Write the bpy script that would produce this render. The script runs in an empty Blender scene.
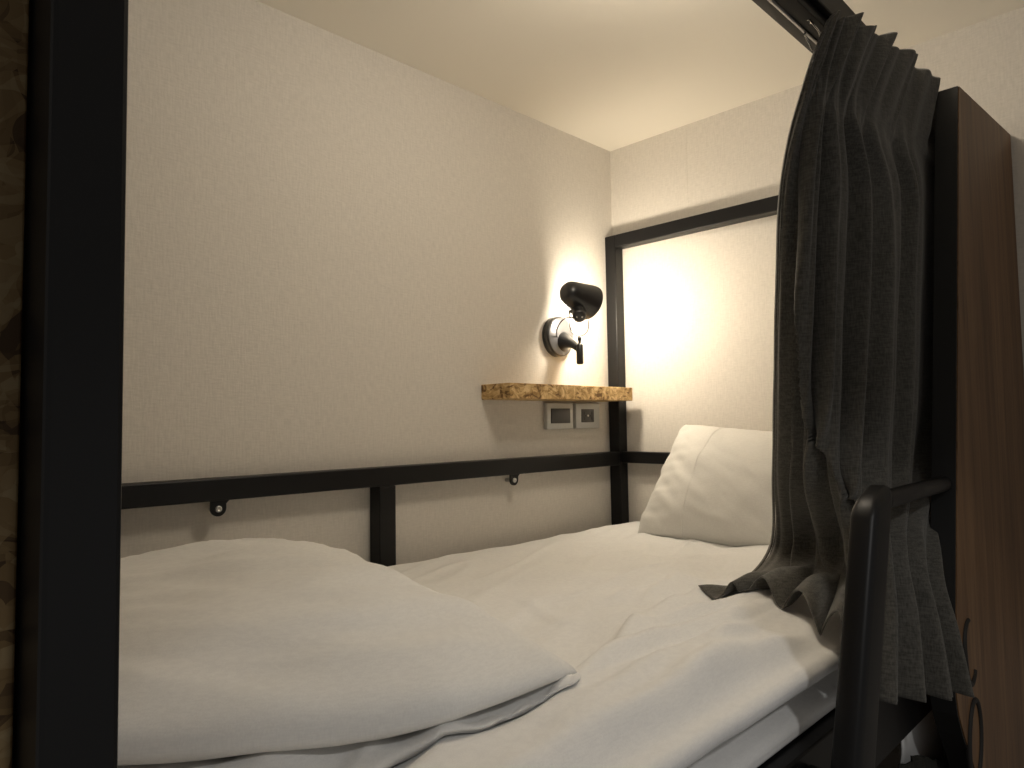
import bpy, bmesh, math, random
from mathutils import Vector, Matrix, noise
PI = math.pi
C = bpy.context.scene.collection
random.seed(7)
ZO = 1.60          # height of the mattress datum above the floor (upper bunk)


def V(x, y, z):
    return Vector((x, y, z + ZO))


# ------------------------------------------------------------------ helpers
def tag(o, label=None, cat=None, group=None, kind=None):
    if label: o['label'] = label
    if cat: o['category'] = cat
    if group: o['group'] = group
    if kind: o['kind'] = kind
    return o


def thing(name, label, cat, base, group=None):
    o = bpy.data.objects.new(name, None)
    C.objects.link(o)
    o.location = base
    o.empty_display_size = .05
    return tag(o, label, cat, group)


def world_base(o):
    p = Vector((0, 0, 0))
    while o is not None:
        p = p + o.location
        o = o.parent
    return p


def obj(name, bm, m, parent=None, base=None, smooth=True, solid=0, bevel=0, label=None):
    """Links a bmesh (drawn in scene coordinates) as one mesh object."""
    bmesh.ops.recalc_face_normals(bm, faces=bm.faces)
    if base is None:
        if parent is not None:
            base = world_base(parent)
        else:
            xs = [v.co for v in bm.verts]
            base = Vector(((min(c.x for c in xs) + max(c.x for c in xs)) / 2,
                           (min(c.y for c in xs) + max(c.y for c in xs)) / 2,
                           min(c.z for c in xs)))
    bmesh.ops.translate(bm, vec=-base, verts=bm.verts)
    me = bpy.data.meshes.new(name)
    bm.to_mesh(me)
    bm.free()
    for p in me.polygons:
        p.use_smooth = smooth
    o = bpy.data.objects.new(name, me)
    C.objects.link(o)
    if parent is not None:
        o.parent = parent
        o.location = base - world_base(parent)
    else:
        o.location = base
    for mm in (m if isinstance(m, (list, tuple)) else [m]):
        me.materials.append(mm)
    if solid:
        s = o.modifiers.new('thickness', 'SOLIDIFY')
        s.thickness = solid
        s.offset = 0
    if bevel:
        b = o.modifiers.new('bevel', 'BEVEL')
        b.width = bevel
        b.segments = 2
        b.limit_method = 'ANGLE'
        b.harden_normals = False
    if label: o['label'] = label
    return o


def box(bm, lo, hi, bev=0.0, seg=2):
    """Axis-aligned box in scene coordinates (z from the mattress datum)."""
    r = bmesh.ops.create_cube(bm, size=1)
    vs = r['verts']
    c = [(a + b) / 2 for a, b in zip(lo, hi)]
    d = [abs(b - a) for a, b in zip(lo, hi)]
    for v in vs:
        v.co = V(c[0] + v.co.x * d[0], c[1] + v.co.y * d[1], c[2] + v.co.z * d[2])
    if bev:
        es = list({e for v in vs for e in v.link_edges})
        bmesh.ops.bevel(bm, geom=es, offset=bev, segments=seg, affect='EDGES', profile=.5)
    return bm


def nbox(lo, hi, bev=0.0, seg=2):
    return box(bmesh.new(), lo, hi, bev, seg)


def frame_of(a):
    a = Vector(a).normalized()
    t = Vector((0, 0, 1)) if abs(a.z) < .9 else Vector((1, 0, 0))
    x = a.cross(t).normalized()
    y = a.cross(x).normalized()
    return x, y, a


def lathe(bm, org, axis, prof, n=40, cap0=True, cap1=True):
    """prof: list of (radius, distance along the axis)."""
    x, y, a = frame_of(axis)
    rings = []
    for r, h in prof:
        rings.append([bm.verts.new(Vector(org) + a * h + (x * math.cos(2 * PI * k / n) + y * math.sin(2 * PI * k / n)) * max(r, 1e-5))
                      for k in range(n)])
    for i in range(len(rings) - 1):
        for k in range(n):
            bm.faces.new((rings[i][k], rings[i][(k + 1) % n], rings[i + 1][(k + 1) % n], rings[i + 1][k]))
    if cap0: bm.faces.new(rings[0])
    if cap1: bm.faces.new(rings[-1])
    return bm


def tube(bm, pts, r, n=12, closed=False):
    pts = [Vector(p) for p in pts]
    N = len(pts)
    rings = []
    prev = None
    for i, p in enumerate(pts):
        if closed:
            t = (pts[(i + 1) % N] - pts[i - 1]).normalized()
        else:
            t = (pts[min(i + 1, N - 1)] - pts[max(i - 1, 0)]).normalized()
        if prev is None:
            x, y, _ = frame_of(t)
        else:
            x = (prev - t * prev.dot(t)).normalized()
            y = t.cross(x)
        prev = x
        rr = r[i] if isinstance(r, (list, tuple)) else r
        rings.append([bm.verts.new(p + (x * math.cos(2 * PI * k / n) + y * math.sin(2 * PI * k / n)) * rr) for k in range(n)])
    for i in range(N if closed else N - 1):
        a, b = rings[i], rings[(i + 1) % N]
        for k in range(n):
            bm.faces.new((a[k], a[(k + 1) % n], b[(k + 1) % n], b[k]))
    if not closed:
        bm.faces.new(rings[0])
        bm.faces.new(rings[-1])
    return bm


def grid(f, nu, nv, wrap_u=False):
    bm = bmesh.new()
    vs = [[bm.verts.new(f(i / nu, j / nv)) for i in range(nu if wrap_u else nu + 1)] for j in range(nv + 1)]
    m = nu
    for j in range(nv):
        for i in range(m):
            i2 = (i + 1) % nu if wrap_u else i + 1
            bm.faces.new((vs[j][i], vs[j][i2], vs[j + 1][i2], vs[j + 1][i]))
    return bm


def cr(pts, t):
    """Catmull-Rom through equally spaced points; t in 0..1."""
    n = len(pts) - 1
    x = min(max(t, 0), 1) * n
    i = min(int(x), n - 1)
    f = x - i
    p0 = pts[max(i - 1, 0)]; p1 = pts[i]; p2 = pts[i + 1]; p3 = pts[min(i + 2, n)]
    return .5 * ((2 * p1) + (p2 - p0) * f + (2 * p0 - 5 * p1 + 4 * p2 - p3) * f * f + (3 * p1 - p0 - 3 * p2 + p3) * f ** 3)


def lerp(a, b, t):
    return a + (b - a) * t


def sstep(a, b, x):
    t = min(max((x - a) / (b - a), 0), 1)
    return t * t * (3 - 2 * t)


def nz(x, y, z=0.0):
    return noise.noise(Vector((x, y, z)))


def ridge(x, y, z=0.0):
    return 1 - abs(noise.noise(Vector((x, y, z)))) * 2


# ---------------------------------------------------------------- materials
class Mat:
    def __init__(self, name):
        self.m = bpy.data.materials.new(name)
        self.m.use_nodes = True
        self.t = self.m.node_tree
        self.b = self.t.nodes['Principled BSDF']

    def n(self, typ, **kw):
        nd = self.t.nodes.new(typ)
        for k, v in kw.items():
            if k.startswith('i_'):
                nd.inputs[k[2:].replace('_', ' ')].default_value = v
            else:
                setattr(nd, k, v)
        return nd

    def l(self, a, b):
        self.t.links.new(a, b)

    def coords(self, scale=(1, 1, 1), rot=(0, 0, 0), kind='Object'):
        tc = self.n('ShaderNodeTexCoord')
        mp = self.n('ShaderNodeMapping')
        mp.inputs['Scale'].default_value = scale
        mp.inputs['Rotation'].default_value = rot
        self.l(tc.outputs[kind], mp.inputs['Vector'])
        return mp.outputs['Vector']

    def ramp(self, fac, stops):
        r = self.n('ShaderNodeValToRGB')
        el = r.color_ramp.elements
        while len(el) < len(stops):
            el.new(.5)
        for e, (p, c) in zip(el, stops):
            e.position = p
            e.color = (*c, 1)
        self.l(fac, r.inputs['Fac'])
        return r.outputs['Color']

    def noise(self, vec, scale, detail=3, rough=.5):
        nd = self.n('ShaderNodeTexNoise')
        nd.inputs['Scale'].default_value = scale
        nd.inputs['Detail'].default_value = detail
        nd.inputs['Roughness'].default_value = rough
        self.l(vec, nd.inputs['Vector'])
        return nd.outputs['Fac']

    def bump(self, h, strength, dist):
        b = self.n('ShaderNodeBump')
        b.inputs['Strength'].default_value = strength
        b.inputs['Distance'].default_value = dist
        self.l(h, b.inputs['Height'])
        self.l(b.outputs['Normal'], self.b.inputs['Normal'])

    def base(self, col=None, rough=.5, metal=0.0, spec=.5):
        if col is not None:
            if isinstance(col, tuple):
                self.b.inputs['Base Color'].default_value = (*col, 1)
            else:
                self.l(col, self.b.inputs['Base Color'])
        self.b.inputs['Roughness'].default_value = rough
        self.b.inputs['Metallic'].default_value = metal
        self.b.inputs['Specular IOR Level'].default_value = spec
        return self

    def math(self, op, a, b):
        nd = self.n('ShaderNodeMath', operation=op)
        for i, x in enumerate((a, b)):
            if isinstance(x, (int, float)):
                nd.inputs[i].default_value = x
            else:
                self.l(x, nd.inputs[i])
        return nd.outputs[0]


def plain(name, col, rough=.5, metal=0.0, spec=.5):
    return Mat(name).base(col, rough, metal, spec).m


def wallpaper(name, c1, c2, axes):
    """Finely woven pale wallpaper: threads in both directions."""
    M = Mat(name)
    a = M.coords((260, 260, 40))
    b = M.coords((60, 60, 300))
    n1 = M.noise(a, 1, 2)
    n2 = M.noise(b, 1, 2)
    s = M.math('MULTIPLY', M.math('ADD', n1, n2), .5)
    M.base(M.ramp(s, [(.35, c1), (.65, c2)]), .75, 0, .25)
    M.bump(s, .35, .002)
    return M.m


def weave(name, c1, c2, sc, bump=.3, rough=.85, var=0.0, sheen=0.0):
    M = Mat(name)
    v = M.coords((1, 1, 1))
    n1 = M.noise(M.coords((sc, sc, sc * .12)), 1, 2)
    n2 = M.noise(M.coords((sc * .15, sc * .15, sc)), 1, 2)
    s = M.math('MULTIPLY', M.math('ADD', n1, n2), .5)
    M.base(M.ramp(s, [(.38, c1), (.62, c2)]), rough, 0, .2)
    if sheen:
        M.b.inputs['Sheen Weight'].default_value = sheen
    M.bump(s, bump, .001)
    return M.m


def osb(name, dark=1.0):
    """Strand board: layered flakes of straw, tan and brown."""
    M = Mat(name)
    vec = M.coords((1, 1, 1))
    cols = []
    wob = M.n('ShaderNodeTexNoise')
    wob.inputs['Scale'].default_value = 18
    M.l(vec, wob.inputs['Vector'])
    mixv = M.n('ShaderNodeMix', data_type='VECTOR')
    mixv.inputs['Factor'].default_value = .06
    M.l(vec, mixv.inputs['A'])
    M.l(wob.outputs['Color'], mixv.inputs['B'])
    heights = []
    for k, (rot, sc) in enumerate((((.3, .2, .5), (65, 38, 160)), ((-.4, .5, -.7), (45, 100, 130)), ((.9, -.3, .2), (120, 70, 40)))):
        mp = M.n('ShaderNodeMapping')
        mp.inputs['Rotation'].default_value = rot
        mp.inputs['Scale'].default_value = sc
        mp.inputs['Location'].default_value = (k * 3.3, k * 1.7, k * .9)
        M.l(mixv.outputs['Result'], mp.inputs['Vector'])
        vo = M.n('ShaderNodeTexVoronoi')
        vo.inputs['Scale'].default_value = 1
        M.l(mp.outputs['Vector'], vo.inputs['Vector'])
        sep = M.n('ShaderNodeSeparateColor')
        M.l(vo.outputs['Color'], sep.inputs['Color'])
        cols.append(sep.outputs['Red'])
        heights.append(vo.outputs['Distance'])
    s = M.math('MULTIPLY', M.math('ADD', M.math('ADD', cols[0], cols[1]), cols[2]), .3333)
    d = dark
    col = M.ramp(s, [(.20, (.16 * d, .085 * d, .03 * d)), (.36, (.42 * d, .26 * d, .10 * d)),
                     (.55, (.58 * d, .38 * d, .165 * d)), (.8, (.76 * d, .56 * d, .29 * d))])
    M.base(col, .62, 0, .3)
    M.bump(s, .5, .003)
    return M.m


def woodgrain(name, stops, rough=.5):
    M = Mat(name)
    v = M.coords((26, 26, 1.3))
    g = M.noise(v, 1, 6, .62)
    fine = M.noise(M.coords((320, 320, 7)), 1, 3)
    pores = M.noise(M.coords((150, 150, 5)), 1, 2)
    s = M.math('ADD', M.math('MULTIPLY', g, .68), M.math('MULTIPLY', fine, .32))
    col = M.ramp(s, stops)
    pr = M.ramp(pores, [(.30, (.45, .42, .40)), (.42, (1, 1, 1))])
    mx = M.n('ShaderNodeMix', data_type='RGBA', blend_type='MULTIPLY')
    mx.inputs['Factor'].default_value = .8
    M.l(col, mx.inputs['A'])
    M.l(pr, mx.inputs['B'])
    M.base(mx.outputs['Result'], rough, 0, .35)
    M.bump(s, .2, .001)
    return M.m


m_wall = wallpaper('wallpaper', (.64, .605, .55), (.73, .69, .63), 0)
m_ceil = Mat('ceiling_paint').base((.90, .86, .77), .8, 0, .2).m
m_floor = woodgrain('floor_boards', [(.3, (.10, .07, .045)), (.7, (.22, .16, .10))], .5)


def black_steel():
    M = Mat('black_steel')
    n = M.noise(M.coords((900, 900, 900)), 1, 2)
    M.base((.006, .006, .0065), .42, 0, .3)
    M.bump(n, .12, .0004)
    return M.m


m_black = black_steel()
m_blackpl = plain('black_lamp_paint', (.013, .013, .014), .32, 0, .8)
m_shadein = plain('lamp_shade_inside', (.75, .73, .68), .45)
m_disc = plain('lamp_plate_satin', (.22, .22, .23), .36, .7)
m_chrome = plain('chrome_wire', (.55, .54, .52), .25, 1.0)
m_screw = plain('zinc_screw', (.62, .61, .6), .35, 1.0)
m_track = plain('track_aluminium', (.28, .28, .29), .35, .9)
m_sheet = weave('white_sheet', (.78, .775, .765), (.84, .835, .82), 700, .10, .8, 0, .15)
m_duvet = weave('white_duvet_cotton', (.74, .735, .72), (.80, .795, .775), 700, .12, .82, 0, .15)
m_pillow = weave('white_pillowcase', (.64, .625, .59), (.70, .685, .65), 700, .12, .8, 0, .15)
m_matt = weave('mattress_ticking', (.55, .55, .56), (.62, .62, .63), 500, .2, .85)
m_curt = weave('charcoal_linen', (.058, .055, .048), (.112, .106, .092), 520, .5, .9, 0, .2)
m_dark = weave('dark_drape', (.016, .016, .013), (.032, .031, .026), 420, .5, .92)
m_osb = osb('strand_board')
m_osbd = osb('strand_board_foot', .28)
m_wood = woodgrain('brown_oak_veneer', [(.30, (.060, .028, .011)), (.48, (.150, .078, .034)), (.60, (.20, .11, .05)), (.74, (.30, .175, .085))], .5)
m_edge = plain('shaded_edge_black', (.008, .008, .008), .6)  # panel edge: black stands in for the shade on it
m_inlay = plain('dark_inlay', (.012, .010, .008), .7)
m_plate = plain('silver_grey_plate', (.55, .56, .55), .40, .35)
m_insert = plain('dark_grey_switch', (.045, .043, .042), .35)
m_hole = plain('socket_hole', (.006, .006, .006), .6)
m_white = plain('white_cotton', (.75, .75, .74), .8)


def emis(name, col, st):
    M = Mat(name)
    M.base((1, 1, 1), .4)
    M.b.inputs['Emission Color'].default_value = (*col, 1)
    M.b.inputs['Emission Strength'].default_value = st
    return M.m


# ------------------------------------------------------------------ setting
CEIL = 1.142
FLZ = -ZO
RX0, RY0 = -2.9, -2.2     # how far the room is built towards the open aisle


def struct(name, bm, m, smooth=False):
    o = obj(name, bm, m, smooth=smooth)
    o['kind'] = 'structure'
    return o


struct('wall_left', nbox((RX0 - .1, 0, FLZ - .1), (.1, .1, CEIL + .1)), m_wall)
struct('wall_right', nbox((0, RY0 - .1, FLZ - .1), (.1, 0, CEIL + .1)), m_wall)
struct('ceiling', nbox((RX0, RY0, CEIL), (0, 0, CEIL + .1)), m_ceil)
struct('floor', nbox((RX0, RY0, FLZ - .1), (0, 0, FLZ)), m_floor)
# wallpaper joint on the head wall: a hair-thin raised lap of the paper
bm = nbox((-.0006, -.2760, .84), (0.0, -.2748, CEIL - .002))
struct('trim_1', bm, m_wall)

# ---------------------------------------------------------------- bunk frame
ZT, ZR = .856, .186
bed = thing('bunk_bed', 'black square-tube steel bunk bed frame standing in the wall corner', 'bed frame', Vector((-.88, -.5, 0)))
B = .0025
g = .0015
HP = -1.0      # front face of the bed


def bar(name, lo, hi, bev=B, m=m_black, parent=bed, label=None):
    return obj(name, nbox(lo, hi, bev), m, parent, smooth=False, label=label)


bar('corner_post', (-.041, -.041, FLZ), (-g, -g, ZT))                        # corner post
bar('corner_post', (-.041, HP, FLZ), (-g, HP + .04, ZT))                      # head, room side
bar('corner_post', (-1.733, HP, FLZ), (-1.703, HP + .07, ZT))                # foot, room side (near)
bar('corner_post', (-1.733, -.041, FLZ), (-1.693, -g, ZT))                    # foot, wall side
bar('top_rail', (-.041, HP + .04, ZT - .04), (-g, -.041, ZT))                 # head top rail
bar('top_rail', (-1.703, HP, ZT - .04), (-.041, HP + .04, ZT))                # front top rail
bar('top_rail', (-1.733, HP + .07, ZT - .04), (-1.703, -.041, ZT))           # foot top rail
bar('wall_rail', (-1.693, -.041, ZR - .041), (-.041, -g, ZR))
bar('head_rail', (-.036, HP + .04, ZR - .034), (-g, -.041, ZR))
bar('rail_support', (-.914, -.041, -.16), (-.871, -g, ZR - .041))
bar('side_rail', (-1.703, HP, -.178), (-.041, HP + .035, -.0865))
bar('side_rail', (-1.703, -.041, -.22), (-.041, -g, -.16))
bar('end_rail', (-.036, HP + .04, -.22), (-g, -.041, -.16))
bar('end_rail', (-1.733, HP + .07, -.22), (-1.703, -.041, -.16))
bar('bed_base', (-1.70, HP + .037, -.19), (-.042, -.043, -.172), .001)


def tab(x, z):
    bm = bmesh.new()
    n = 18
    w, h = .0145, .028
    out = [(-w, 0), (w + .006, 0), (w, -.006)]
    out += [(w * math.cos(t), -h + .014 - w * math.sin(t)) for t in [PI * k / n for k in range(n + 1)]]
    f0 = [bm.verts.new(V(x + a, -.036, z + b)) for a, b in out]
    f1 = [bm.verts.new(V(x + a, -.032, z + b)) for a, b in out]
    bm.faces.new(f0)
    bm.faces.new(list(reversed(f1)))
    for i in range(len(out)):
        j = (i + 1) % len(out)
        bm.faces.new((f0[i], f1[i], f1[j], f0[j]))
    t = obj('mounting_tab', bm, m_black, bed, smooth=False)
    bm = bmesh.new()
    lathe(bm, V(x, -.036, z - h + .013), (0, -1, 0), [(.0062, -.03), (.0062, .001), (.0058, .0028), (.003, .0032), (.0028, .0018), (.0, .0018)], 20, True, False)
    obj('screw', bm, m_screw, t, label='bright zinc screw')


tab(-1.262, ZR - .041)
tab(-.494, ZR - .041)

# curtain track under the front top rail
tr = thing('curtain_track', 'slim dark curtain track with a grey slot under the front top rail', 'curtain track', V(-.9, -.973, .793))
obj('channel', nbox((-1.70, -.992, .800), (-.045, -.952, .8155), .001), m_black, tr)
obj('slot_strip', nbox((-1.69, -.972, .7985), (-.05, -.967, .8005)), m_track, tr, label='bare aluminium strip in the slot')

# ------------------------------------------------------------- mattress etc.
MT = -.026
mat_ = thing('mattress', 'white mattress on the upper bunk, side visible under the sheet edge', 'mattress', V(-.87, -.5, -.172))
obj('body', nbox((-1.695, -.928, -.171), (-.043, -.047, -.036), .016, 3), m_matt, mat_)
pts = []
for i in range(121):
    t = i / 120
    pts.append(V(lerp(-1.68, -.06, t), -.9295, -.085))
obj('piping', tube(bmesh.new(), pts, .003, 8), m_matt, mat_)


# drawn creases of the sheet: (points, half width, height, how steep the near side is)
CREASES = [
    ([(-.76, -.830), (-.955, -.823), (-1.17, -.825), (-1.30, -.84)], .014, .0075, .35),
    ([(-.74, -.79), (-.881, -.778), (-.985, -.775)], .012, .0070, .5),
    ([(-.951, -.745), (-1.009, -.763), (-1.09, -.795)], .012, .0070, .4),
    ([(-.62, -.605), (-.755, -.645), (-.88, -.69)], .020, .0060, .6),
    ([(-.384, -.541), (-.555, -.525), (-.716, -.522), (-.935, -.553)], .010, .0040, .5),
    ([(-.88, -.893), (-1.05, -.879), (-1.145, -.883), (-1.36, -.935)], .024, .0085, .8),
    ([(-.86, -.945), (-1.023, -.925), (-1.13, -.925), (-1.30, -.95)], .020, .0060, .8),
    ([(-.98, -.765), (-1.177, -.843), (-1.34, -.89)], .022, .0060, .6),
    ([(-.934, -.483), (-1.02, -.66)], .012, .0030, .8),
    ([(-.70, -.634), (-.765, -.611), (-.87, -.617)], .012, .0045, .6),
    ([(-.66, -.70), (-.80, -.715), (-.93, -.74)], .016, .0060, .5),
]


def crease_h(x, y):
    h = 0
    for pts_, wd, ht, st in CREASES:
        best = None
        n = len(pts_) - 1
        for i in range(n):
            ax_, ay_ = pts_[i]
            bx_, by_ = pts_[i + 1]
            dx, dy = bx_ - ax_, by_ - ay_
            L2 = dx * dx + dy * dy
            t = ((x - ax_) * dx + (y - ay_) * dy) / L2
            tc = min(max(t, 0), 1)
            ex_, ey_ = x - ax_ - dx * tc, y - ay_ - dy * tc
            d2 = ex_ * ex_ + ey_ * ey_
            if best is None or d2 < best[0]:
                best = (d2, (i + tc) / n, ex_ * dy - ey_ * dx)
        if best[0] > (wd * 5) ** 2:
            continue
        s = best[1]
        taper = math.sin(PI * min(max(s, .0), 1)) ** .6
        d = math.sqrt(best[0])
        w_ = wd * (st if best[2] > 0 else 1.7)
        h += ht * taper * math.exp(-(d / w_) ** 2)
    return h


def wr(x, y):
    """Folds of the slept-on sheet: long soft creases plus small puckers."""
    front = sstep(-.35, -.8, y)
    a = .33
    u = x * math.cos(a) + y * math.sin(a)
    v = -x * math.sin(a) + y * math.cos(a)
    h = .0105 * nz(u * 2.2 + .4, v * 8.5, 3.1) * (.35 + front)
    h += .0150 * max(0, ridge(u * 1.7 + 4.0 + .25 * nz(x * 6, y * 6), v * 7.0, 1.3) - .45) * (.35 + 1.3 * front)
    h += .0075 * max(0, ridge(u * 3.1 + 9.0, v * 13.0 + .5 * nz(x * 5, y * 5), 5.3) - .5)
    # creases fanning away from where the curtain drags the sheet
    dx, dy = x + .58, y + .86
    ang = math.atan2(dy, dx)
    rad = math.hypot(dx, dy)
    h += .0130 * nz(ang * 5.2, rad * 1.4, 8.2) * math.exp(-rad / .55)
    h += crease_h(x, y) * 2.0
    h += .0024 * nz(x * 11, y * 13, 2.2) + .0016 * ridge(x * 5 + y * 9, y * 4 - x * 3, 6.6)
    # dips by the pillow
    dx, dy = x + .25, y + .40
    h += .007 * nz(math.atan2(dy, dx) * 4, math.hypot(dx, dy) * 3, 5) * math.exp(-math.hypot(dx, dy) / .3)
    return h


def sheet_f(u, v):
    x = lerp(-1.694, -.046, u)
    # v: 0 wall edge -> .86 front edge -> 1 tucked back under the rolled edge
    if v < .84:
        y = lerp(-.050, -.972, v / .84)
        e = .0
        edge = min(1, (v / .84) / .04)
        z = MT + .001 + wr(x, y) * sstep(-.05, -.10, y) * (1 - .8 * sstep(-.93, -.968, y)) - .012 * (1 - sstep(0, .05, -.05 - y)) + .004
        z += .016 * sstep(-.60, -.95, y) - .010 * sstep(-.93, -.972, y)
        return V(x, y, z)
    t = (v - .84) / .16
    z0 = MT + .001 + wr(x, -.972) * .2 + .010
    wob = .003 * nz(x * 3.1, 4.4)
    if t < .45:                                   # rolled edge of the padded top
        a = t / .45 * PI
        r = .0115
        y = -.975 - math.sin(a) * r * 1.15 + wob * t
        z = z0 - r + math.cos(a) * r
        return V(x, y, z)
    zb = z0 - .023
    q = (t - .45) / .55
    PR = [Vector((-.974, zb, 0)), Vector((-.950, zb - .000, 0)), Vector((-.935, zb - .012, 0)), Vector((-.946, zb - .025, 0)),
          Vector((-.970, zb - .030, 0)), Vector((-.979, zb - .036, 0)), Vector((-.980, (zb - .036 - .083) / 2, 0)), Vector((-.980, -.083, 0))]
    p = cr(PR, q)
    return V(x, p.x + wob * (1 - q), p.y)


sh = obj('bed_sheet', grid(sheet_f, 230, 190), m_sheet, solid=.0012)
tag(sh, 'white fitted bed sheet with long creases stretched over the mattress', 'bed sheet')

# ------------------------------------------------------------------- pillow
PW, PH, PT = .50, .335, .085
pc = Vector((-.145, -.495, .107 + ZO))
lean = math.radians(60)
ex = Vector((0.05, -1, 0.0)).normalized()              # along the width, away from the wall
ey = Vector((math.cos(lean), 0.03, math.sin(lean))).normalized()  # up the pillow, leaning on the head wall
en = ex.cross(ey).normalized()
if en.x > 0: en = -en


def pillow_f(side):
    def f(u, v):
        a, b = u * 2 - 1, v * 2 - 1
        # outline: corners drawn out, sides slightly hollow
        px = a * (1 - .035 * (1 - abs(b) ** 2.2)) * PW / 2
        py = b * (1 - .05 * (1 - abs(a) ** 2.5)) * PH / 2
        k = max(0, (1 - abs(a) ** 2.6)) ** .55 * max(0, (1 - abs(b) ** 2.4)) ** .55
        t = PT * k * (1.0 - .14 * b)
        edge = 1 - k
        w = .007 * nz(a * 2.2 + b * 2.8, (a - b) * .7, 1.7) + .0035 * nz(a * 7 + b * 6, a * 2 - b * 3, 5.1)
        # creases pulled in towards the left side seam
        w += .005 * nz(b * 9.0, a * 1.2, 9.3) * sstep(-.45, -.97, a)
        w += .004 * nz(a * 8.0, b * 1.3, 2.3) * sstep(-.55, -.97, b)
        t += w * min(1, k * 2.2) * side
        rag = .006 * nz(b * 7, 3.1, a * .5) * (1 if abs(a) > .97 else 0)
        px += .03 * b * (1 - a) * .5
        cnr = 1 - .045 * (abs(a) ** 5) * (abs(b) ** 5)
        px *= cnr
        py = py * cnr - .018 * a * b * (b > 0) * 1.0 - .006 * a
        return pc + ex * (px + rag) + ey * py + en * (t * side if side > 0 else t * side * .75)
    return f


bm = grid(pillow_f(1), 90, 70)
b2 = grid(pillow_f(-1), 90, 70)
me_t = bpy.data.meshes.new('t')
b2.to_mesh(me_t)
b2.free()
bm.from_mesh(me_t)
bpy.data.meshes.remove(me_t)
bmesh.ops.remove_doubles(bm, verts=bm.verts, dist=.0009)
pil = obj('pillow', bm, m_pillow)
tag(pil, 'plump white pillow leaning on the head wall beside the curtain', 'pillow')


def seam_pts(a0):
    f = pillow_f(1)
    return [f((a0 + .012 * math.sin(t * 7) + 1) / 2, t) + en * .0004 for t in [k / 60 for k in range(1, 60)]]


obj('stitched_seam', tube(bmesh.new(), seam_pts(-.42), .0006, 6), m_pillow, pil)

# -------------------------------------------------------------------- duvet
# cross profile (y, z above the sheet), from under the front edge, round the lower
# fold, into the crease, round the upper fold and over the top to the wall side
DP = [(-.70, .000), (-.790, .001), (-.840, .003), (-.866, .014), (-.850, .024), (-.800, .026), (-.735, .024),
      (-.775, .029), (-.820, .028), (-.852, .033), (-.864, .048), (-.846, .066), (-.780, .086), (-.68, .103), (-.55, .116),
      (-.42, .121), (-.30, .120), (-.20, .110), (-.12, .085), (-.075, .05), (-.065, .02), (-.08, .002)]
DPv = [Vector((a, b, 0)) for a, b in DP]
DX1, DX0 = -1.205, -1.69


def duvet_f(u, v):
    p = cr(DPv, v)
    y, h = p.x, p.y
    s = 1 - u                                    # s=0 at the folded end (tip)
    # folded end: rounded over the last 12 cm, slanting across the bed
    end = -1.158 + .058 * (y / .85) + .012 * nz(y * 4, 2.2)
    q = s ** 1.5
    x = lerp(end, DX0, q)
    d = (end - x)
    k = 1 - max(0, 1 - d / .060) ** 2.0
    k = max(k, 0) ** .5
    k2 = 1 - max(0, 1 - d / .30) ** 2
    h2 = h * (k * (.70 + .30 * k2)) * (1 - .16 * sstep(-1.32, -1.6, x))
    # the front of the fold tapers in towards the tip
    y += .022 * max(0, 1 - d / .06) ** 2 * sstep(-.55, -.80, y)
    top = sstep(.45, .62, v)
    low = 1 - sstep(.22, .34, v)
    w = 0
    w += top * (.009 * nz(x * 3.4 + y * 1.5, y * 5.5, 1.1) + .008 * nz(x * 6, y * 11, 6.1) + .006 * max(0, ridge(x * 2.6 - y * 2.0, y * 3.2 + x, 2.2) - .5))
    ed = math.exp(-((v - .47) / .06) ** 2)
    w += ed * .003 * nz(x * 11, y * 2, 3.3)
    if low > 0:
        y += low * sstep(0, .12, v) * (.010 * nz(x * 9, 1.2) + .011 * nz(x * 26, h * 40, 4.0))
        w += low * .008 * nz(x * 24, h * 30, 7.7) * sstep(.09, .18, v)
    w += top * .0045 * ridge(x * 5.5 + y * 3.5 + .8 * nz(x * 4, y * 4), y * 2.0 - x * 1.2, 4.2) + top * .0034 * nz(x * 15 + y * 9, y * 16 - x * 5, 2.7) + top * .0110 * max(0, ridge(x * 2.3 + 3.0 + .4 * nz(x * 5, y * 5), y * 8.5 + x * 2.0, 8.1) - .35)
    y += ed * .004 * nz(x * 7, 8.8)
    fr = sstep(-.25, -.80, y)
    y += fr * .14 * max(0, (-1.40 - x) / .22) ** 1.4
    base = MT + .012 - .009 * (1 - sstep(.12, .30, v)) + wr(x, y) * (.1 + .8 * (1 - sstep(.18, .36, v))) + .016 * sstep(-.60, -.95, y) * (1 - sstep(.0, .05, h2))
    return V(x, y, base + max(h2 + w * k, .0005))


duv = obj('duvet', grid(duvet_f, 150, 200), m_duvet, solid=.002)
tag(duv, 'folded white duvet lying across the foot half of the bed', 'duvet')

# -------------------------------------------------------------------- shelf
shf = obj('wall_shelf', nbox((-.574, -.105, .339), (-.058, -.0005, .378), .0015), m_osb, smooth=False)
tag(shf, 'small strand-board shelf on the wall under the black reading lamp', 'shelf')

# ------------------------------------------------------------ switch, outlet
def plate(name, label, cat, x0, x1, z0, z1, grp=None):
    t = thing(name, label, cat, V((x0 + x1) / 2, -.001, z0))
    obj('face_plate', nbox((x0, -.014, z0), (x1, -.0005, z1), .0018), m_plate, t)
    return t


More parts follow.
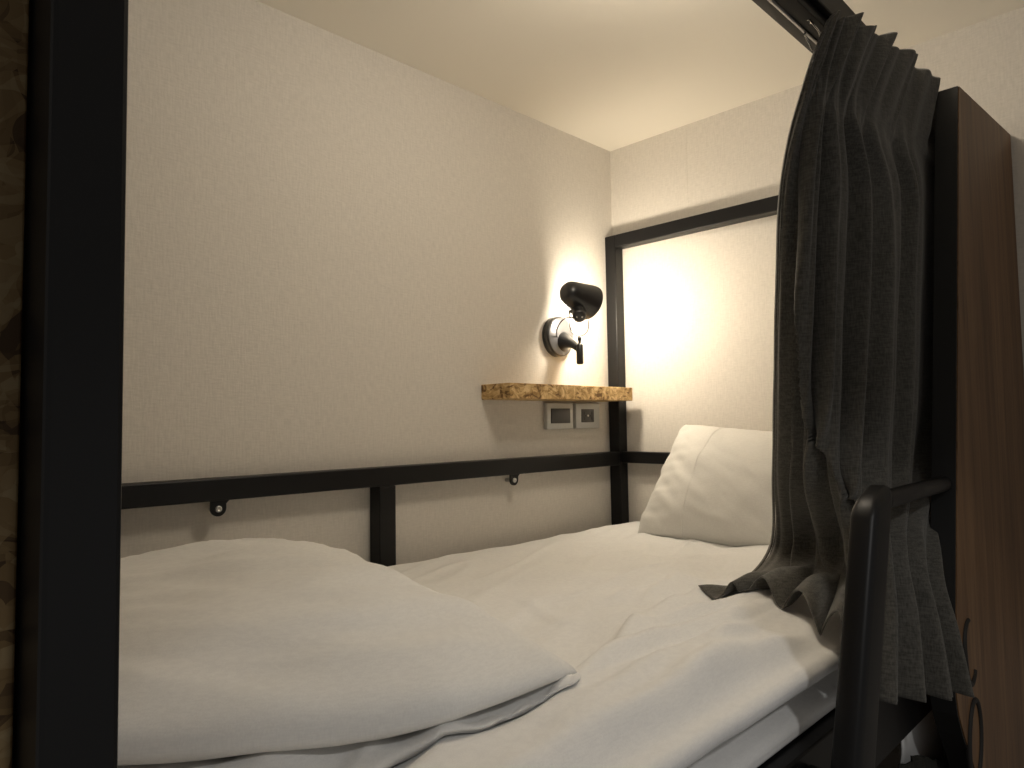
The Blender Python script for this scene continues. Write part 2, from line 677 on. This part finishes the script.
sw = plate('light_switch', 'silver grey wall switch with one wide dark rocker, below the shelf', 'switch', -.339, -.226, .259, .334)
obj('rocker', nbox((-.3225, -.0175, .2755), (-.2425, -.012, .3175), .0012), m_insert, sw)
so = plate('power_outlet', 'silver grey wall socket with a small dark centre, beside the bed post', 'socket', -.2135, -.103, .259, .334)
ins = obj('socket_insert', nbox((-.189, -.0165, .277), (-.1325, -.012, .316), .001), m_insert, so)
for xx in (-.178, -.1435):
    for zz in (.304, .289):
        obj('slot', nbox((xx - .0012, -.0172, zz - .0045), (xx + .0012, -.016, zz + .0045)), m_hole, ins)
    obj('ground_hole', lathe(bmesh.new(), V(xx + (.006 if xx < -.16 else -.006), -.016, .2965), (0, -1, 0), [(.002, 0), (.002, .0011)], 12), m_hole, ins)
obj('screw', lathe(bmesh.new(), V(-.161, -.016, .2965), (0, -1, 0), [(.0032, 0), (.0032, .001), (.002, .0016)], 16), m_screw, ins, label='bright centre screw')

# ------------------------------------------------------------- reading lamp
lamp = thing('reading_lamp', 'black adjustable reading lamp with bell shade, lit, above the shelf', 'lamp', V(-.281, -.001, .527))
lc = V(-.281, -.0008, .523)
obj('wall_plate', lathe(bmesh.new(), lc, (0, -1, 0), [(.0575, 0), (.0575, .016), (.0565, .019), (.0545, .020)], 56), m_blackpl, lamp)
obj('plate_face', lathe(bmesh.new(), lc, (0, -1, 0), [(.0535, .019), (.0535, .0215), (.052, .0225), (.0, .0225)], 56, True, False), m_disc, lamp, label='satin grey face of the wall plate')
# arm: a tapering horn from the plate out to the upright barrel
a0 = V(-.272, -.02, .507)
a1 = V(-.301, -.102, .480)
ap = [a0.lerp(a1, t) + Vector((0, 0, .006 * math.sin(PI * t))) for t in [k / 10 for k in range(11)]]
obj('arm', tube(bmesh.new(), ap, [.030, .026, .0215, .018, .0155, .0138, .0125, .0115, .011, .0105, .0105], 24), m_blackpl, lamp)
bt = V(-.302, -.106, .436)
obj('swivel_barrel', lathe(bmesh.new(), bt, (0, 0, 1), [(.006, 0), (.0095, .003), (.0098, .006), (.0098, .052), (.0085, .055), (.004, .057), (.004, .066), (.0055, .067), (.0055, .074), (.003, .076)], 24), m_blackpl, lamp)
# view-facing wire yoke
yx = Vector((.70, -.71, 0)).normalized()
yb = V(-.302, -.106, .514)
yr = .0255
yp = [yb + yx * (-yr) + Vector((0, 0, .072)), yb + yx * (-yr) + Vector((0, 0, .05)), yb + yx * (-yr) + Vector((0, 0, .035))]
yp += [yb + yx * (-yr * math.cos(PI * t)) + Vector((0, 0, .0275 - .0275 * math.sin(PI * t))) for t in [k / 16 for k in range(17)]]
yp += [yb + yx * yr + Vector((0, 0, .035)), yb + yx * yr + Vector((0, 0, .05)), yb + yx * yr + Vector((0, 0, .078))]
obj('yoke', tube(bmesh.new(), yp, .0016, 10), m_chrome, lamp, label='thin chrome wire yoke')
ax = Vector((.60, .56, .57)).normalized()
piv = yb + Vector((0, 0, .068))
bax = Vector((.93, -.08, -.25)).normalized()      # the bell points along the head wall side, tipped down
bell_o = V(-.378, -.118, .632)
# socket cap facing the viewer, then the bell
so0 = V(-.356, -.152, .556)
obj('lamp_holder', lathe(bmesh.new(), so0, ax, [(.0, 0), (.013, .0005), (.0175, .004), (.0185, .010), (.0185, .036), (.021, .038), (.021, .044)], 32, False, True), m_blackpl, lamp)
for dx in (-1, 1):
    obj('holder_screw', lathe(bmesh.new(), so0 + frame_of(ax)[0] * dx * .007 - ax * .0002, -ax, [(.0022, -.004), (.0022, .001)], 12), m_screw, lamp, label='small bright screw')
s0 = bell_o
bell = [(.004, .0), (.013, .0012), (.0215, .0055), (.0285, .013), (.0325, .023), (.0355, .037), (.0395, .055), (.044, .074), (.0475, .090), (.049, .102)]
inner = [(r - .0018, h) for r, h in reversed(bell[:])]
inner = [(bell[-1][0] - .0010, bell[-1][1] + .0004)] + [(r - .0018, h + (.0 if i else 0)) for i, (r, h) in enumerate(inner)]
tl = Matrix.Rotation(0, 3, 'X')
obj('lamp_shade', lathe(bmesh.new(), s0, bax, bell, 64, True, False), m_blackpl, lamp)
obj('shade_lining', lathe(bmesh.new(), s0 + bax * .0018, bax, [(r - .0022, h - .0016) for r, h in bell], 64, True, False), m_shadein, lamp, label='white inside of the shade')
obj('bulb', lathe(bmesh.new(), s0 + bax * .010, bax, [(.011, 0), (.013, .012), (.019, .03), (.023, .045), (.0235, .055), (.020, .067), (.012, .0745), (0, .077)], 32, True, False),
    emis('warm_bulb', (1, .80, .52), 10.0), lamp, label='glowing warm bulb')
for sx in (-1, 1):
    kp = yb + yx * (yr * sx) + Vector((0, 0, .068 if sx < 0 else .074))
    obj('pivot_screw', lathe(bmesh.new(), kp - yx * sx * .004, yx * sx, [(.0048, 0), (.0052, .002), (.0052, .0065), (.0035, .008)], 18), m_chrome, lamp, label='chrome pivot knob')
# supply cord looping from the holder to the plate
c0, c1, c2, c3 = so0 + Vector((-.008, .006, -.008)), V(-.335, -.085, .585), V(-.352, -.055, .535), V(-.300, -.023, .520)
cp = [(1 - t) ** 3 * c0 + 3 * t * (1 - t) ** 2 * c1 + 3 * t * t * (1 - t) * c2 + t ** 3 * c3 for t in [k / 30 for k in range(31)]]
obj('cord', tube(bmesh.new(), cp, .0019, 8), m_blackpl, lamp)

# ------------------------------------------------------------------ curtain
ROWS = [
    [(-.884, -1.010, .791), (-.860, -1.016, .800), (-.771, -1.016, .822), (-.635, -1.016, .846), (-.482, -1.016, .860), (-.323, -1.016, .845)],
    [(-.911, -.990, .713), (-.885, -.996, .700), (-.830, -1.000, .696), (-.717, -1.004, .710), (-.553, -1.006, .728), (-.340, -1.010, .735)],
    [(-.883, -.940, .585), (-.875, -.970, .573), (-.786, -.990, .582), (-.655, -.996, .604), (-.513, -1.006, .625), (-.278, -1.012, .657)],
    [(-.800, -.885, .335), (-.841, -.940, .331), (-.790, -.975, .331), (-.717, -.993, .333), (-.573, -1.003, .336), (-.305, -1.010, .335)],
    [(-.720, -.840, .191), (-.769, -.900, .189), (-.798, -.965, .201), (-.742, -.985, .198), (-.620, -.998, .189), (-.464, -1.005, .176)],
    [(-.600, -.775, .055), (-.645, -.860, .080), (-.725, -.945, .100), (-.830, -1.015, .117), (-.745, -1.024, .103), (-.632, -1.034, .066)],
    [(-.657, -.748, .004), (-.715, -.868, .030), (-.775, -.962, .036), (-.870, -1.026, .040), (-.770, -1.040, .020), (-.682, -1.062, -.016)],
    [(-.743, -.712, -.014), (-.752, -.832, -.008), (-.898, -.994, -.002), (-.918, -1.030, -.045), (-.791, -1.050, -.078), (-.706, -1.080, -.088)],
]
RW = [[Vector(p) for p in r] for r in ROWS]
VT = [0, .125, .28, .54, .70, .85, .93, 1.0]
AMP_L = [.015, .010, .018, .022, .021, .018, .024, .026]
AMP_R = [.015, .010, .016, .018, .016, .014, .018, .020]


def vspan(v):
    for i in range(len(VT) - 1):
        if v <= VT[i + 1] or i == len(VT) - 2:
            return i, (v - VT[i]) / (VT[i + 1] - VT[i])


def vcr(vals, v):
    i, f = vspan(v)
    n = len(vals) - 1
    p0 = vals[max(i - 1, 0)]; p1 = vals[i]; p2 = vals[i + 1]; p3 = vals[min(i + 2, n)]
    return .5 * ((2 * p1) + (p2 - p0) * f + (2 * p0 - 5 * p1 + 4 * p2 - p3) * f * f + (3 * p1 - p0 - 3 * p2 + p3) * f ** 3)


def curt_base(u, v):
    return vcr([cr(r, u) for r in RW], v)


def fold(s):
    return math.sin(s) * .75 + .32 * math.sin(2 * s + .7) + .12 * math.sin(3 * s)


def curtain_f(u, v):
    p = curt_base(u, v)
    e = .004
    d = curt_base(min(u + e, 1), v) - curt_base(max(u - e, 0), v)
    nrm = Vector((d.y, -d.x, 0))
    if nrm.length < 1e-6: nrm = Vector((0, -1, 0))
    nrm.normalize()
    if nrm.y > 0 and u > .15: nrm = -nrm
    left = 1 - sstep(.42, .56, u)
    lay = sstep(.86, .97, v) * left
    A0 = sstep(-.01, .09, u)
    nrm = (nrm * (1 - lay) + Vector((0, 0, 1)) * lay)
    A = lerp(vcr(AMP_R, v), vcr(AMP_L, v), left)
    ph = u + .045 * nz(v * 2.0, u * 4, 1.2) + .04 * nz(u * 7, 4.4) - .05 * (v - .2) * math.sin(u * PI)
    n_f = 6.6
    body = fold(2 * PI * n_f * ph + .6 * math.sin(v * 3))
    head = 1 - sstep(.09, .15, v)
    # pinch pleats in the heading: pairs of sharp ridges
    saw = (n_f * ph + .15) % 1
    hp = (saw * 2 - 1) * 1.1 * (1 - sstep(.86, 1, saw) * 1.0) - sstep(.86, 1, saw) * 1.1 + .35 * math.sin(2 * PI * 15 * u + .9)
    w = lerp(body, hp, head)
    w *= .75 + .5 * nz(u * 9, v * 1.5, 7)
    w *= 1 - .55 * math.exp(-((v - .125) / .022) ** 2)
    if u > .55:
        # broad flat pleats outside the bed
        br = sstep(.72, .86, v)
        w = lerp(w, fold(2 * PI * 4.2 * (u - .55) / .45 + .4), br)
    if lay > 0:
        tubes = (abs(math.sin(PI * 9.5 * (u - .035))) ** .75 * 1.7 - .1) * sstep(.03, .13, u)
        w = lerp(w, tubes, lay)
    o = p + nrm * A * w * lerp(A0, 1, lay)
    # uneven heading top and hem
    if v < .12:
        o.z += (.009 * saw + .008 * nz(u * 14, 2)) * (1 - v / .12)
        o.x += .010 * saw * (1 - v / .12)
    o += Vector((.003, .003, .0)) * nz(u * 30, v * 9, 3)
    if lay > 0 and u < .16:
        k = math.exp(-((u - .07) / .05) ** 2) * sstep(.93, 1, v)
        o += Vector((-.020, -.020, 0)) * k
    if lay > 0:
        hem = sstep(.9, 1, v) * left
        o.x += -.006 * hem * math.sin(PI * 9.5 * 2 * u + .4) * sstep(.03, .13, u)
        o.z = max(o.z, lerp(o.z, MT + .0095 + wr(o.x, o.y) * (1 - .8 * sstep(-.93, -.968, o.y)) + .016 * sstep(-.60, -.95, o.y) - .010 * sstep(-.93, -.972, o.y), sstep(.3, .9, lay)))
    return V(o.x, o.y, o.z)


cur = thing('curtain', 'charcoal grey pleated linen curtain hanging from the front rail onto the bed', 'curtain', V(-.65, -1.0, -.02))
obj('drape', grid(curtain_f, 420, 170), m_curt, cur, solid=.0022)
# folded side hem along the free edge
def hem_f(u, v):
    a = curtain_f(0.0, v)
    b = curtain_f(.012, v)
    dirv = (b - a)
    if dirv.length < 1e-5: dirv = Vector((0, -1, 0))
    return a + Vector((.024 * u, .022 * u * (1 - u * .4), 0)) * (1 - sstep(.85, .97, v)) + Vector((0, .0015, .0006))


obj('side_hem', grid(hem_f, 4, 120), m_curt, cur, solid=.0016)
for k in range(9):
    u = (k + .25) / 9
    p = curtain_f(u, .03)
    hx = [p + Vector((0, .006, -.02)), p + Vector((0, .010, .0)), V(p.x, -.985, .800), V(p.x, -.975, .803)]
    hx[2].z = min(hx[2].z, p.z + .02) if False else hx[2].z
    obj('hook', tube(bmesh.new(), hx, .0012, 6), m_chrome, cur)
lp = curtain_f(0.0, .06)
obj('hook_pin', tube(bmesh.new(), [lp + Vector((-.002, .012, -.012)), lp + Vector((-.012, .016, .004)), lp + Vector((-.008, .018, .012))], .0012, 6), m_chrome, cur)

# -------------------------------------------------------------- grab rail
hr = thing('grab_rail', 'black tubular grab rail post with a short top bar in front of the curtain', 'grab rail', V(-1.0, -1.047, -.128))


def sq_tube(bm, pts, wv, dv, rr=.008):
    """Rounded rectangular section swept along pts; wv, dv half widths along two directions."""
    n = 24
    rings = []
    for p, sc in pts:
        ring = []
        for k in range(n):
            t = 2 * PI * k / n
            cx, sx = math.cos(t), math.sin(t)
            q = .45
            ring.append(bm.verts.new(p + wv * (math.copysign(abs(cx) ** q, cx) * sc) + dv * (math.copysign(abs(sx) ** q, sx) * sc)))
        rings.append(ring)
    for i in range(len(rings) - 1):
        for k in range(n):
            bm.faces.new((rings[i][k], rings[i][(k + 1) % n], rings[i + 1][(k + 1) % n], rings[i + 1][k]))
    bm.faces.new(rings[0])
    bm.faces.new(rings[-1])
    return bm


pt, pb = V(-.920, -1.047, .176), V(-1.023, -1.047, -.128)
dr = (pb - pt).normalized()
pl = [(pt - dr * .018, .35), (pt - dr * .0165, .60), (pt - dr * .012, .82), (pt - dr * .006, .94), (pt, 1.0), (pb, 1.0), (pb + dr * .45, 1.0)]
obj('post', sq_tube(bmesh.new(), pl, Vector((.035, 0, .0115)), Vector((0, .0155, 0))), m_black, hr)
obj('top_bar', tube(bmesh.new(), [V(-.912, -1.046, .170), V(-.87, -1.045, .178), V(-.74, -1.042, .178), V(-.578, -1.037, .176)], .0115, 16), m_black, hr)
obj('fixing_bolt', lathe(bmesh.new(), V(-1.016, -1.062, -.108), (0, -1, 0), [(.009, -.061), (.009, -.033), (.009, .003), (.006, .005)], 6), m_black, hr)

# ------------------------------------------------------------ wooden panel
def panel_poly(n0=-1.0):
    P = [(-.430, .838), (-.455, .73), (-.505, .48), (-.560, .22), (-.600, .03), (-.622, -.075), (-.628, -.120), (-.620, -.150),
         (-.598, -.185), (-.570, -.220), (-.545, -.255), (-.525, -.31), (-.515, -.40), (-.52, -.60), (-.55, -.9), (-.55, FLZ + .002), (-.004, FLZ + .002), (-.004, .874)]
    return P


def prism_y(poly, y0, y1):
    bm = bmesh.new()
    a = [bm.verts.new(V(x, y0, z)) for x, z in poly]
    b = [bm.verts.new(V(x, y1, z)) for x, z in poly]
    bm.faces.new(a)
    bm.faces.new(list(reversed(b)))
    for i in range(len(poly)):
        j = (i + 1) % len(poly)
        bm.faces.new((a[i], b[i], b[j], a[j]))
    return bm


wp = thing('side_panel', 'tall brown wood-grain side panel at the head of the bunk, right of the curtain', 'panel', V(-.3, -1.06, FLZ))
obj('board', prism_y(panel_poly(), -1.054, -1.036), m_wood, wp, smooth=False)
# free edge of the board, its shade put in as black colour
es = panel_poly()[:15]
bm = bmesh.new()
ra, rb = [], []
for (x, z) in es:
    ra.append([bm.verts.new(V(x - .004, -1.0525, z)), bm.verts.new(V(x - .004, -1.020, z)), bm.verts.new(V(x + .012, -1.020, z)), bm.verts.new(V(x + .012, -1.0355, z)), bm.verts.new(V(x - .0003, -1.0355, z)), bm.verts.new(V(x - .0003, -1.0525, z))])
for i in range(len(ra) - 1):
    for k in range(6):
        bm.faces.new((ra[i][k], ra[i][(k + 1) % 6], ra[i + 1][(k + 1) % 6], ra[i + 1][k]))
bm.faces.new(ra[0])
bm.faces.new(ra[-1])
obj('shaded_edge', bm, m_edge, wp, smooth=False, label='free edge of the board, coloured black for its shade')
# two black inlaid loops
hk = [(-.548, -.030), (-.560, -.031), (-.573, -.040), (-.580, -.056), (-.580, -.078), (-.576, -.098), (-.568, -.114), (-.556, -.123), (-.544, -.124), (-.531, -.118), (-.524, -.110)]
kk = [Vector((a, b, 0)) for a, b in hk]
obj('open_loop', tube(bmesh.new(), [V(q.x, -1.0545, q.y) for q in [cr(kk, t / 40) for t in range(41)]], [.0032 + .0015 * math.sin(PI * t / 40) for t in range(41)], 10), m_inlay, wp, label='black open hook-shaped loop')
lp_ = [(-.545 + .036 * math.cos(t), -.208 + .056 * math.sin(t) + .010 * math.cos(t)) for t in [2 * PI * k / 40 for k in range(40)]]
obj('closed_loop', tube(bmesh.new(), [V(a, -1.0545, b) for a, b in lp_], .0042, 10, True), m_inlay, wp, label='black closed oval loop')

# strand-board panel at the foot
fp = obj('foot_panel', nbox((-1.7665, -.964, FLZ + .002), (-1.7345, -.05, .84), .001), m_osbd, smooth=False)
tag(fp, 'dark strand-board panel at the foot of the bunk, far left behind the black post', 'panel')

# ----------------------------------------------- things below the upper bunk
def lower_f(u, v):
    x = lerp(-1.05, -.36, u)
    TP = [(-1.2, -.19), (-.90, -.195), (-.75, -.199), (-.652, -.209), (-.604, -.228), (-.552, -.250), (-.505, -.264), (-.488, -.224), (-.30, -.226)]
    zt_ = -.226
    for (xa, za), (xb, zb) in zip(TP, TP[1:]):
        if xa <= x <= xb: zt_ = lerp(za, zb, (x - xa) / (xb - xa))
    zt_ -= .003 * math.sin(u * 90) ** 2
    z = lerp(zt_, -1.45, v)
    y = -1.004 + (.004 + .010 * min(1, v * 4)) * math.sin(u * 80 + .8 * nz(v * 2, 1)) + .01 * nz(u * 8, v * 3) * min(1, v * 4)
    return V(x, y, z)


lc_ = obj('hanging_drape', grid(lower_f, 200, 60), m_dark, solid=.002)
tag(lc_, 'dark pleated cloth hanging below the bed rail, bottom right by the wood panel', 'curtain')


def cloth_f(u, v):
    x = lerp(-.64, -.28, u)
    z = lerp(-.182, -.42, v) - .01 * abs(nz(u * 5, v * 5))
    y = -.980 + .006 * nz(u * 4, v * 4, 2) + .01 * v
    return V(x, y, z)


wc = obj('white_cloth', grid(cloth_f, 24, 24), m_white, solid=.002)
tag(wc, 'corner of a white cloth showing below the black bed rail', 'cloth')

# ------------------------------------------------------------------- lights
def light(name, typ, loc, energy, col, **kw):
    d = bpy.data.lights.new(name, typ)
    d.energy = energy
    d.color = col
    for k, v in kw.items():
        setattr(d, k, v)
    o = bpy.data.objects.new(name, d)
    C.objects.link(o)
    o.location = loc
    return o


light('reading_lamp_light', 'POINT', bell_o + bax * .107, 6.8, (1, .87, .68), shadow_soft_size=.03)
# ceiling downlight over the aisle: lights the low side of the bunk only
dl = light('aisle_downlight', 'SPOT', V(-1.60, -2.15, CEIL - .03), 19, (1, .98, .95), spot_size=math.radians(78), spot_blend=.12, shadow_soft_size=.06)
dl.rotation_euler = Vector((.45, .80, -2.3)).to_track_quat('-Z', 'Y').to_euler()
# unseen fill light without a fitting, added to stand in for room ambience
light('bunk_fill_light', 'POINT', V(-.86, -.76, 1.05), 6.7, (1, .88, .72), shadow_soft_size=.06)

w = bpy.data.worlds.new('room_air')
bpy.context.scene.world = w
w.use_nodes = True
w.node_tree.nodes['Background'].inputs['Color'].default_value = (1, .95, .89, 1)
w.node_tree.nodes['Background'].inputs['Strength'].default_value = 0.19

# ------------------------------------------------------------------- camera
cd = bpy.data.cameras.new('camera')
cam = bpy.data.objects.new('camera', cd)
C.objects.link(cam)
r = Vector((0.7070651121566275, -0.7069743564446107, -0.01569033143895708))
u_ = Vector((-0.027595698139719425, -0.049756923967075865, 0.9983800508631551))
f_ = Vector((0.7066097965745431, 0.7054867169883946, 0.05469083595831717))
mw = Matrix((r, u_, -f_)).transposed().to_4x4()
mw.translation = V(-1.80198611, -1.33868624, .27918523)
cam.matrix_world = mw
cd.sensor_width = 36
cd.lens = 24.844249691417765
cd.clip_start = .02
sc = bpy.context.scene
sc.camera = cam
sc.view_settings.view_transform = 'Standard'
sc.view_settings.look = 'None'
sc.view_settings.exposure = 0
sc.view_settings.gamma = 1
sc.view_settings.use_curve_mapping = False
